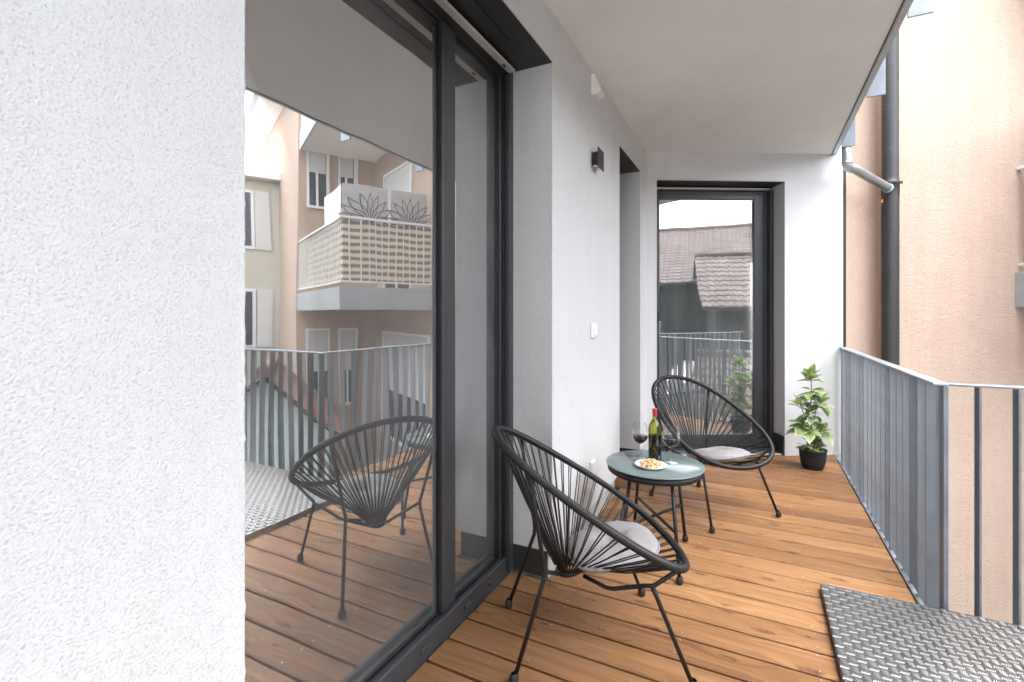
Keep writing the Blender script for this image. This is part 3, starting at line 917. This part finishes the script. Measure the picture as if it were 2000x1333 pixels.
# plate of nuts
pt = MB().lathe([(0.0001, .002), (.040, .0015), (.044, .0), (.048, .003), (.0615, .0115), (.0625, .013), (.0610, .0135), (.046, .0065), (0.0001, .0055)], 48)
pl_o = pt.build('nut_plate', M['ceramic'], None, (-0.456, 2.402, TT)); pl_o.scale = (1.22, 1.22, 1.1); tag(pl_o, 'small white plate of nuts in front of the bottle', 'plate')
nm = MB(); path, rr = [], []
for i in range(9):
    a = -1.25+2.5*i/8
    path.append((0.0075*math.sin(a)*1.25, 0.0062*math.cos(a)-0.004, 0)); rr.append(max(.0012, 0.0050*math.cos((i-4)/4.6*1.35)**.6))
nm.tube(path, rr, 8); n0 = None
for k in range(46):
    if n0 is None: o = nm.build('cashew_nut', M['nut']); n0 = o
    else: o = mobj('cashew_nut', n0.data)
    lay = 0 if k < 22 else (1 if k < 38 else 2)
    a = rnd.uniform(0, 6.28); rmax = (.050, .038, .020)[lay]; r_ = rmax*math.sqrt(rnd.random())
    o.location = (-0.456+r_*math.cos(a), 2.402+r_*math.sin(a), TT+.0105+lay*.0075+rnd.uniform(-.001, .001))
    o.rotation_euler = (rnd.uniform(-.5, .5), rnd.uniform(-.5, .5), rnd.uniform(0, 6.28)); o.scale = (1.45,)*3
    tag(o, 'roasted nut heaped on the small white plate', 'nut', 'nuts on the white plate')

# ------------------------------------------------------------------ potted plant
px, py = 0.396, 4.440
plant = thing('potted_plant', 'leafy green plant with pale leaf edges in a black pot', 'plant', (px, py, 0))
MB().lathe([(0.0001, .0), (.062, 0), (.072, .006), (.084, .045), (.092, .095), (.0945, .140), (.0985, .146), (.0985, .153), (.0930, .153), (.0895, .138), (.0001, .136)], 44).build('pot', M['pot'], plant)
MB().lathe([(.0001, .1375), (.089, .1365)], 30).build('soil', M['soil'], plant)
cr_, cf_ = math.cos(0.4668), math.sin(0.4668)
def vp(sx, z, d=0.0):               # sideways and towards the viewer's side of the pot
    z = .13+(z-.13)*1.10 if z > .13 else z
    return Vector((sx*1.15*cr_+d*cf_, sx*1.15*cf_-d*cr_, z))
main = [vp(-.01, .13), vp(-.035, .19), vp(-.045, .24), vp(-.015, .30), vp(-.035, .37), vp(-.02, .45), vp(-.005, .52), vp(-.01, .60), vp(-.012, .66)]
br1 = [vp(0, .13), vp(.02, .20), vp(.045, .25), vp(.06, .28)]
br2 = [vp(-.015, .30), vp(.01, .36), vp(.02, .42), vp(.04, .47)]
br3 = [vp(-.04, .36), vp(-.07, .42), vp(-.085, .47)]
st = MB()
for p_, r_ in ((main, .0060), (br1, .0045), (br2, .0048), (br3, .0042)): st.tube(p_, [r_*(1-.55*i/len(p_)) for i in range(len(p_))], 7)
st.build('stem', M['stem'], plant)
def leaf_mesh(L, Wd, curl, fold):
    mb = MB(); NL = 8; vs, fs, mi = [], [], []
    prof_w = [0.10, 0.42, 0.74, 0.95, 1.0, 0.93, 0.72, 0.40, 0.03]
    for i in range(NL+1):
        t = i/NL; x = L*t; z = L*(-curl*t*t)
        w = Wd*prof_w[i]
        for yy in (-1, -.78, -.3, 0, .3, .78, 1):
            vs.append((x, w*yy, z+fold*abs(yy)*w+0.03*w*math.sin(i*2.1+yy*4)))
    for i in range(NL):
        for j in range(6):
            mb.add([vs[i*7+j], vs[(i+1)*7+j], vs[(i+1)*7+j+1], vs[i*7+j+1]], [(0, 1, 2, 3)], 1 if j in (0, 5) or i == NL-1 else 0, True)
    return mb
leaf_meshes = []
for L, Wd, cu, fo in ((.105, .029, .25, .30), (.115, .038, .40, .22), (.085, .032, .15, .25), (.065, .025, .5, .2)):
    o = leaf_mesh(L, Wd, cu, fo).build('leaf', [M['leaf'], M['leaf_rim']], plant); leaf_meshes.append(o)
used = [False]*4
def leaf(p, az, el, kind, sc_=1.0, roll=0.0):
    if not used[kind]: o = leaf_meshes[kind]; used[kind] = True
    else: o = mobj('leaf', leaf_meshes[kind].data, plant)
    o.location = p
    o.rotation_mode = 'XYZ'
    o.rotation_euler = (roll, -el, az)
    o.scale = (sc_,)*3
def rosette(c, n, el0, el1, kinds, sc_=1.0, spread=.012):
    a0 = rnd.uniform(0, 6.28)
    for i in range(n):
        a = a0+i*2.4
        el = el0+(el1-el0)*i/max(1, n-1)+rnd.uniform(-.15, .15)
        p = Vector(c)+Vector((math.cos(a)*.005, math.sin(a)*.005, -spread*(1-i/n)*2))
        leaf(p, a, el, rnd.choice(kinds), sc_*rnd.uniform(.85, 1.15), rnd.uniform(-.4, .4))
rosette(vp(-.012, .665), 14, 0.1, 1.35, (0, 0, 2), 1.05, .02)
rosette(vp(-.008, .575), 12, -0.35, 0.3, (1, 2, 3), .95, .03)
rosette(vp(.045, .485), 14, -0.4, 1.2, (0, 1, 1), 1.0, .02)
rosette(vp(-.088, .475), 9, 0.1, 1.25, (0, 2), .85, .015)
rosette(vp(-.015, .43), 14, -0.5, 0.9, (0, 1, 3), .95, .03)
rosette(vp(-.050, .315), 15, -0.35, 0.7, (1, 1, 0), 1.12, .02)
rosette(vp(.062, .285), 12, -0.35, 1.0, (1, 2, 0), .98, .02)
rosette(vp(-.005, .19), 14, -0.15, 0.75, (3, 2, 3), .95, .03)
rosette(vp(.045, .165), 8, -0.2, 0.6, (3, 3, 2), .9, .01)
rosette(vp(-.045, .17), 8, -0.2, 0.6, (3, 3, 2), .9, .01)

# ------------------------------------------------------------------ small fittings on the long wall
lamp = thing('wall_lamp', 'square black wall lamp with two down spots', 'lamp', (WX, 2.655, 2.072))
MB().box((0.0005, -.036, -.036), (0.040, .036, .040), .006).build('lamp_body', M['lampblack'], lamp)
MB().box((0.0405, -.055, -.055), (0.0455, .055, .058), .0015).build('front_plate', M['lampblack'], lamp)
for y in (-.022, .022):
    s_ = MB().lathe([(.0001, -.045), (.012, -.045), (.013, -.041), (.013, -.0365)], 18, 0.020, y)
    s_.build('spot_lens', M['lens'], lamp)
sw = thing('light_switch', 'white light switch on the pier between the doors', 'switch', (WX, 2.636, 1.111))
MB().box((0.0005, -.040, -.042), (0.014, .040, .042), .004).build('housing', M['white'], sw)
MB().box((0.0142, -.028, -.028), (0.022, .028, .030), .003).build('rocker', M['white'], sw)
so = thing('wall_socket', 'white outdoor socket low on the pier behind the front chair', 'socket', (WX, 2.62, 0.345))
MB().box((0.0005, -.040, -.042), (0.010, .040, .042), .003).build('housing', M['white'], so)
MB().box((0.0102, -.034, -.034), (0.016, .034, .036), .003).build('flap_lid', M['white'], so)
si = thing('motion_sensor', 'small white wedge sensor under the slab on the pier', 'sensor', (WX, 2.665, 2.478))
m_ = MB(); m_.add([(0, -.05, .07), (0, .05, .07), (0, .05, -.045), (0, -.05, -.045), (.018, -.042, .068), (.018, .042, .068), (.052, .042, -.03), (.052, -.042, -.03), (.03, .04, -.045), (.03, -.04, -.045)],
                  [(4, 7, 6, 5), (0, 4, 5, 1), (0, 3, 9, 7, 4), (1, 5, 6, 8, 2), (7, 9, 8, 6), (9, 3, 2, 8)])
m_.build('housing', M['white'], si)
m_ = MB(); m_.lathe([(.0001, -.048), (.007, -.048), (.008, -.0452)], 12, .02, 0); m_.build('sensor_eye', M['lens'], si)

# ------------------------------------------------------------------ joint and pipes at the end of our wall
jt = thing('expansion_joint', 'black sealing strip between the white wall and the peach house', 'joint', W(0, 0), TH)
MB().box((QE+.001, 0.010, GROUND), (QE+.034, 0.30, 6.0)).build('strip', M['blacktrim'], jt)

dp = thing('downpipe', 'dark speckled downpipe running down the peach wall', 'pipe', W(2.155, 0.045, 0))
MB().lathe([(.063, GROUND), (.063, 2.325)], 28).build('lower_pipe', M['pipe'], dp)
MB().lathe([(.066, 2.24), (.066, 2.328), (.0705, 2.332), (.0705, 2.346), (.0645, 2.352), (.0600, 2.39), (.0600, 6.5)], 28).build('upper_pipe', M['pipe'], dp)
MB().box((.06, -.012, 2.328), (.085, .0, 2.35)).build('clamp_lug', M['pipe'], dp)

MB().box((-.072, -.05, 2.17), (-.060, -.03, 2.20), .002).build('orange_clip', plain('orange_plastic', (.75, .30, .03), .5), dp)
zp = thing('zinc_spout', 'bent zinc spout draining the upper slab into the dark downpipe', 'pipe')
end = Vector(W(2.10, 0.0, 2.285))
a0 = Vector((0.655, 4.70, 2.62)); a1 = Vector((0.655, 4.70, 2.42))
pth = [a0, a1]
for i in range(1, 7):
    t_ = i/6
    b0, b1, b2 = a1, Vector((0.657, 4.705, 2.385)), a1.lerp(end, .16)+Vector((0, 0, -.008))
    pth.append(b0*(1-t_)**2+b1*2*t_*(1-t_)+b2*t_*t_)
pth.append(end)
MB().tube(pth, .036, 20).build('spout_pipe', M['galv_light'], zp)
MB().tube([a1+Vector((0, 0, .012)), a1-Vector((0, 0, .004))], .0385, 20).build('sleeve', M['galv_light'], zp)
MB().tube([end-(end-pth[-2]).normalized()*.02, end+(end-pth[-2]).normalized()*.004], .040, 16).build('collar', plain('patina_collar', (.35, .52, .48), .6), zp)

# ------------------------------------------------------------------ peach house (local frame: x along its wall, y into it)
ph = thing('peach_house', 'peach rendered neighbouring house with steel balconies', 'building', W(0, 0), TH)
PB = 0.13                                  # face of the long peach wall
QA = 6.2                                   # its wing turns here
AX = -1.25                                 # outer corner of the wing
part('wall', (2.15, PB, GROUND), (QA+1.2, PB+.4, 8.5), M['peach'], ph)
part('recessed_wall', (QE+.075, PB+.05, GROUND), (2.1495, PB+.4, 8.5), M['peach_fine'], ph)
part('wall_return', (QE+.0345, 0.05, GROUND), (QE+.0745, PB+.4, 8.5), M['peach_fine'], ph)
wa = MB(); wa.box((QA, AX, GROUND), (QA+5.0, PB-.001, 8.5)); wing = wa.build('wing', M['peach_fine'], ph)
ySc = QA+0.02
def house_window(y0, y1, z0, z1, parent, xw, axis='A'):
    """a white framed window with roller blind, on the wing (faces -x) or the long wall (faces -y)"""
    def bx(mb, a0, a1, b0, b1, d0, d1):
        if axis == 'A': mb.box((xw-d1, a0, b0), (xw-d0, a1, b1))
        else: mb.box((a0, xw-d1, b0), (a1, xw-d0, b1))
    f = MB(); t_ = .045
    bx(f, y0-t_, y0, z0-t_, z1+t_, .002, .035); bx(f, y1, y1+t_, z0-t_, z1+t_, .002, .035); bx(f, y0, y1, z1, z1+t_, .002, .035); bx(f, y0, y1, z0-t_, z0, .002, .045)
    w_ = f.build('window', M['white'], parent)
    g_ = MB(); bx(g_, y0, y1, z0, z1, .001, .010); g_.build('pane', M['hglass'], w_)
    b_ = MB(); bx(b_, y0+.01, y1-.01, z0+(z1-z0)*.45, z1-.005, .011, .022); b_.build('blind', M['blind'], w_)
    s_ = MB(); bx(s_, (y0+y1)/2-.02, (y0+y1)/2+.02, z0, z0+(z1-z0)*.449, .011, .025); s_.build('mullion', M['white'], w_)
M['hglass'] = plain('house_window_glass', (.05, .055, .06), .05)
M['blind'] = plain('roller_blind', (.60, .59, .56), .7, bmp=.002, bscale=60)
for z in (-.45, 3.2, 6.0):
    house_window(-1.04, -.74, z, z+1.35, ph, QA); house_window(-.48, -.25, z, z+1.35, ph, QA)
for z in (-1.0,):
    house_window(3.6, 5.6, z, z+1.85, ph, PB, 'B')
for z in (1.62, 4.5):
    house_window(4.3, 5.5, z, z+2.1, ph, PB, 'B')
M['fascia'] = plain('grey_balcony_fascia', (.36, .37, .375), .6, .2, var=.08, vscale=3)
M['whitesteel'] = plain('white_steel', (.66, .65, .62), .45)
M['bamboo'] = None
def striped(name, a, b, scale):
    m, nt, bs, out = mat_new(name)
    w_ = node(nt, 'ShaderNodeTexWave', Scale=scale, Distortion=2.0, Detail=2.0); w_.bands_direction = 'Z'
    nt.links.new(coords(nt), w_.inputs['Vector'])
    r = ramp(nt, [(.35, a), (.6, b)], w_.outputs['Fac']); nt.links.new(r.outputs[0], bs.inputs['Base Color']); bs.inputs['Roughness'].default_value = .85
    return m
M['bamboo'] = striped('reed_screen', (.24, .17, .11), (.62, .55, .43), 3.2)
M['screen'] = plain('grey_privacy_screen', (.36, .345, .33), .7, var=.1, vscale=8)
M['flowerline'] = plain('brown_print_line', (.10, .085, .075), .8)
def house_balcony(z0, z1, screens):
    b = MB(); B0, B1, D = 3.40, QA-.05, -1.22
    b.box((B0, D, z0+.02), (B1, PB-.002, z1-.02)); bo = b.build('balcony', M['soffit'], ph)
    fa = MB(); fa.box((B0-.02, D-.02, z0), (B0-.0005, PB-.003, z1)); fa.box((B0, D-.02, z0), (B1, D-.0005, z1)); fa.build('fascia', M['fascia'], bo)
    zt = z1+.92
    tr = MB(); tr.box((B0-.01, D-.01, zt), (B1, D+.03, zt+.03)); tr.box((B0-.01, D+.0305, zt), (B0+.03, PB-.004, zt+.03))
    tr.box((B0, D, z1+.06), (B1, D+.02, z1+.085)); tr.box((B0, D+.0205, z1+.06), (B0+.02, PB-.004, z1+.085)); tr.build('handrail', M['whitesteel'], bo)
    bar = None
    for i in range(30):
        x = B0+.05+i*.098
        if x > B1: break
        if bar is None: o = MB().box((-.006, -.006, z1+.0855), (.006, .006, zt-.0005)).build('baluster', M['whitesteel'], bo); bar = o.data
        else: o = mobj('baluster', bar, bo)
        o.location = (x, D+.010, 0)
    for i in range(12):
        y = D+.12+i*.105
        if y > PB-.03: break
        o = mobj('baluster', bar, bo); o.location = (B0+.010, y, 0)
    if screens:
        s_ = MB(); s_.box((B0+.035, D+.05, z1+.09), (B0+.043, PB-.05, zt-.03)); s_.build('reed_mat', M['bamboo'], bo)
        s_ = MB(); s_.box((B0+.05, D+.045, z1+.12), (B1-.6, D+.053, zt-.03)); s_.build('reed_mat', M['bamboo'], bo)
        # privacy screens standing above the rail, with line-drawn flowers
        for (y0, y1) in ((D+.08, D+.70), (D+.74, PB-.05)):
            p_ = MB(); p_.box((B0+.20, y0, zt-.75), (B0+.222, y1, zt+.52), .003); po = p_.build('privacy_screen', M['screen'], bo)
            for k in range(11):
                a = R(-10+k*20); cy, cz = (y0+y1)/2+.02, zt+.02; L_ = .40
                petal = [(B0+.1985, cy+L_*t*math.cos(a)-.05*math.sin(math.pi*t)*s*math.sin(a), cz+L_*t*math.sin(a)+.05*math.sin(math.pi*t)*s*math.cos(a)) for s in (1, -1) for t in ([j/8 for j in range(9)] if s == 1 else [1-j/8 for j in range(9)])]
                MBp = MB(); MBp.tube(petal, .0055, 4, caps=False); MBp.build('flower_line', M['flowerline'], po)
        s_ = MB(); s_.box((B0+.24, D+.06, zt-.6), (B1-1.6, D+.075, zt+.50)); s_.build('privacy_screen', M['blind'], bo)
    return bo
house_balcony(1.268, 1.575, True)
house_balcony(4.15, 4.45, False)

# ------------------------------------------------------------------ houses across the courtyard, seen in the glass
def tile_mat(name, a, b):
    m, nt, bs, out = mat_new(name)
    nz = node(nt, 'ShaderNodeTexNoise', Scale=2.2, Detail=6.0, Roughness=.7); nt.links.new(coords(nt), nz.inputs['Vector'])
    r = ramp(nt, [(.3, a), (.7, b)], nz.outputs['Fac']); nt.links.new(r.outputs[0], bs.inputs['Base Color']); bs.inputs['Roughness'].default_value = .85
    return m
M['tile'] = tile_mat('weathered_roof_tile', (.075, .055, .05), (.16, .125, .115))
M['tile_red'] = tile_mat('red_roof_tile', (.13, .062, .048), (.20, .115, .092))
M['darkwood'] = plain('dark_boarding', (.045, .040, .036), .85, var=.2, vscale=3)
M['cream'] = plain('cream_facade', (.52, .495, .41), .9, var=.05)
M['greywall'] = plain('pale_grey_facade', (.60, .60, .60), .9, var=.05)
M['mint'] = plain('mint_facade', (.58, .68, .63), .9, var=.05)

def gable_house(label, loc, rotz, Lx, Wy, z_eave, z_ridge, wall, tile, wins=(), over=.35):
    """ridge along local x; roof built course by course"""
    h_ = thing('gable_house', label, 'house', loc, rotz)
    hx, hy = Lx/2, Wy/2
    b = MB()
    b.add([(-hx, -hy, GROUND), (hx, -hy, GROUND), (hx, hy, GROUND), (-hx, hy, GROUND), (-hx, -hy, z_eave), (hx, -hy, z_eave), (hx, hy, z_eave), (-hx, hy, z_eave), (-hx, 0, z_ridge-.08), (hx, 0, z_ridge-.08)],
          [(0, 1, 5, 4), (2, 3, 7, 6), (1, 2, 6, 9, 5), (3, 0, 4, 8, 7)])
    b.build('wall', wall, h_)
    rf = MB(); slope = (z_ridge-z_eave)/hy; n = max(6, int((hy+over)/.19))
    for sgn in (-1, 1):
        for i in range(n):
            y0 = (hy+over)*(1-i/n); y1 = (hy+over)*(1-(i+1.12)/n) if i < n-1 else 0
            za = z_ridge-slope*y0; zb = z_ridge-slope*y1
            x0, x1 = -hx-over, hx+over
            t_ = .045
            cols = max(4, int((x1-x0)/.17))
            for c_ in range(cols):       # pan-tile waves
                xa, xb = x0+(x1-x0)*c_/cols, x0+(x1-x0)*(c_+1)/cols; xm = (xa+xb)/2
                rf.add([(xa, sgn*y0, za+t_*.5), (xm, sgn*y0, za+t_*1.3), (xb, sgn*y0, za+t_*.5), (xa, sgn*y1, zb), (xm, sgn*y1, zb+.03), (xb, sgn*y1, zb), (xa, sgn*y0, za-.01), (xb, sgn*y0, za-.01)],
                       [(0, 1, 4, 3), (1, 2, 5, 4), (0, 6, 7, 2, 1)], 0, False)
    rf.add([(-hx-over, -hy-over, z_eave-slope*over-.06), (hx+over, -hy-over, z_eave-slope*over-.06), (hx+over, 0, z_ridge-.06), (-hx-over, 0, z_ridge-.06), (hx+over, hy+over, z_eave-slope*over-.06), (-hx-over, hy+over, z_eave-slope*over-.06)], [(0, 1, 2, 3), (3, 2, 4, 5)], 0)
    ro = tag(rf.build('roof', tile, h_))
    MB().tube([(-hx-over, 0, z_ridge+.03), (hx+over, 0, z_ridge+.03)], .09, 8).build('ridge_cap', tile, ro)
    for (side, a0, a1, zz0, zz1) in wins:
        w_ = MB(); g_ = MB()
        if side == 'f':
            w_.box((a0, -hy-.04, zz0), (a1, -hy-.001, zz1)); g_.box((a0+.07, -hy-.05, zz0+.07), (a1-.07, -hy-.041, zz1-.07))
        else:
            w_.box((hx+.001, a0, zz0), (hx+.04, a1, zz1)); g_.box((hx+.041, a0+.07, zz0+.07), (hx+.05, a1-.07, zz1-.07))
        wo_ = w_.build('window', M['white'], h_); g_.build('pane', M['hglass'], wo_)
    return h_, ro
# unseen block with a door, added behind the viewer to shade the near wall
shade_blk = thing('shading_block', 'unseen white rendered block added behind the viewer to shade the near wall', 'building')
part('wall', (0.95, -6.0, GROUND), (5.2, -2.4, 7.5), M['render_smooth'], shade_blk)
part('block_door', (1.4, -2.399, -.1), (2.3, -2.36, 2.0), M['anthracite'], shade_blk)
# tiled house that fills the single door's reflection, with a lower annex in front of it
gable_house('long dark boarded house with weathered tiled roof, mirrored in the single door', (11.2, -4.0, 0), R(233), 15.0, 7.0, 2.35, 4.35, M['darkwood'], M['tile'],
            [('f', -4.2, -3.2, .1, 1.2), ('f', -1.6, -.6, .1, 1.2), ('f', 1.4, 2.4, .1, 1.2), ('f', 4.0, 5.0, .1, 1.2)])
gable_house('low annex with tiled roof before the long boarded house', (9.3, 0.3, 0), R(228), 4.6, 3.6, 1.62, 2.85, M['darkwood'], M['tile'], [('f', -1.2, -.4, -.2, .7)])
gable_house('cream house with steep gable behind the boarded house', (12.5, -10.5, 0), R(140), 9.0, 6.0, 3.6, 7.2, M['cream'], M['tile'])
gable_house('mint green garden house with red tiled gable below the balcony', (4.35, 4.85, 0), R(42), 1.9, 1.7, -.35, .42, M['mint'], M['tile_red'], over=.12)
gable_house('low dark shed beside the mint garden house', (5.5, 3.0, 0), R(60), 4.2, 3.0, -.55, .38, M['darkwood'], M['tile'])
# grey facade joined to the peach wing, and a cream block before it
gf = thing('grey_house', 'pale grey house with overhanging eaves joined to the peach wing', 'building', W(0, 0), TH)
part('wall', (QA+.85, AX+.06, GROUND), (14.8, AX+5, 5.55), M['greywall'], gf)
part('eave', (QA+.6, AX-.45, 5.551), (15.2, AX+5, 5.75), M['white'], gf)
part('gutter', (QA+.6, AX-.56, 5.62), (15.2, AX-.451, 5.74), M['galv_light'], gf)
for q in (8.0, 9.9, 12.0, 13.6):
    for z in (-.4, 2.0, 3.9):
        w_ = MB().box((q, AX+.02, z), (q+.8, AX+.059, z+1.2)).build('window', M['white'], gf)
        MB().box((q+.06, AX+.012, z+.06), (q+.74, AX+.0195, z+1.14)).build('pane', M['hglass'], w_)
yh = thing('cream_block', 'cream coloured block of flats with shutters across the courtyard', 'building', (7.2, 7.2, 0), R(-60))
part('wall', (0, 0, GROUND), (9, 5, 4.1), M['cream'], yh)
part('eave', (-.2, -.25, 4.1005), (9.2, 5.2, 4.22), M['white'], yh)
for x in (.5, 2.0, 3.8, 5.6, 7.4):
    for z in (-1.8, .5, 2.6):
        w_ = MB().box((x, -.04, z), (x+.8, -.001, z+1.25)).build('window', M['white'], yh)
        MB().box((x+.06, -.05, z+.06), (x+.74, -.041, z+1.19)).build('pane', M['hglass'], w_)
        MB().box((x-.3, -.035, z), (x-.02, -.001, z+1.25)).build('shutter', M['blind'], w_)
tr = thing('roof_terrace', 'flat grey terrace with white slatted parapet beyond the walkway', 'terrace', (6.4, 0.6, 0), R(-35))
part('terrace_slab', (-2.6, -1.6, GROUND), (2.6, 1.8, -0.15), M['asphalt'], tr)
part('rail', (-1.2, 1.78, .52), (.88, 1.84, .60), M['whitesteel'], tr)
for k in range(14):
    part('slat', (-1.18+k*.145, 1.80, -.1495), (-1.06+k*.145, 1.82, .5195), M['white'], tr)
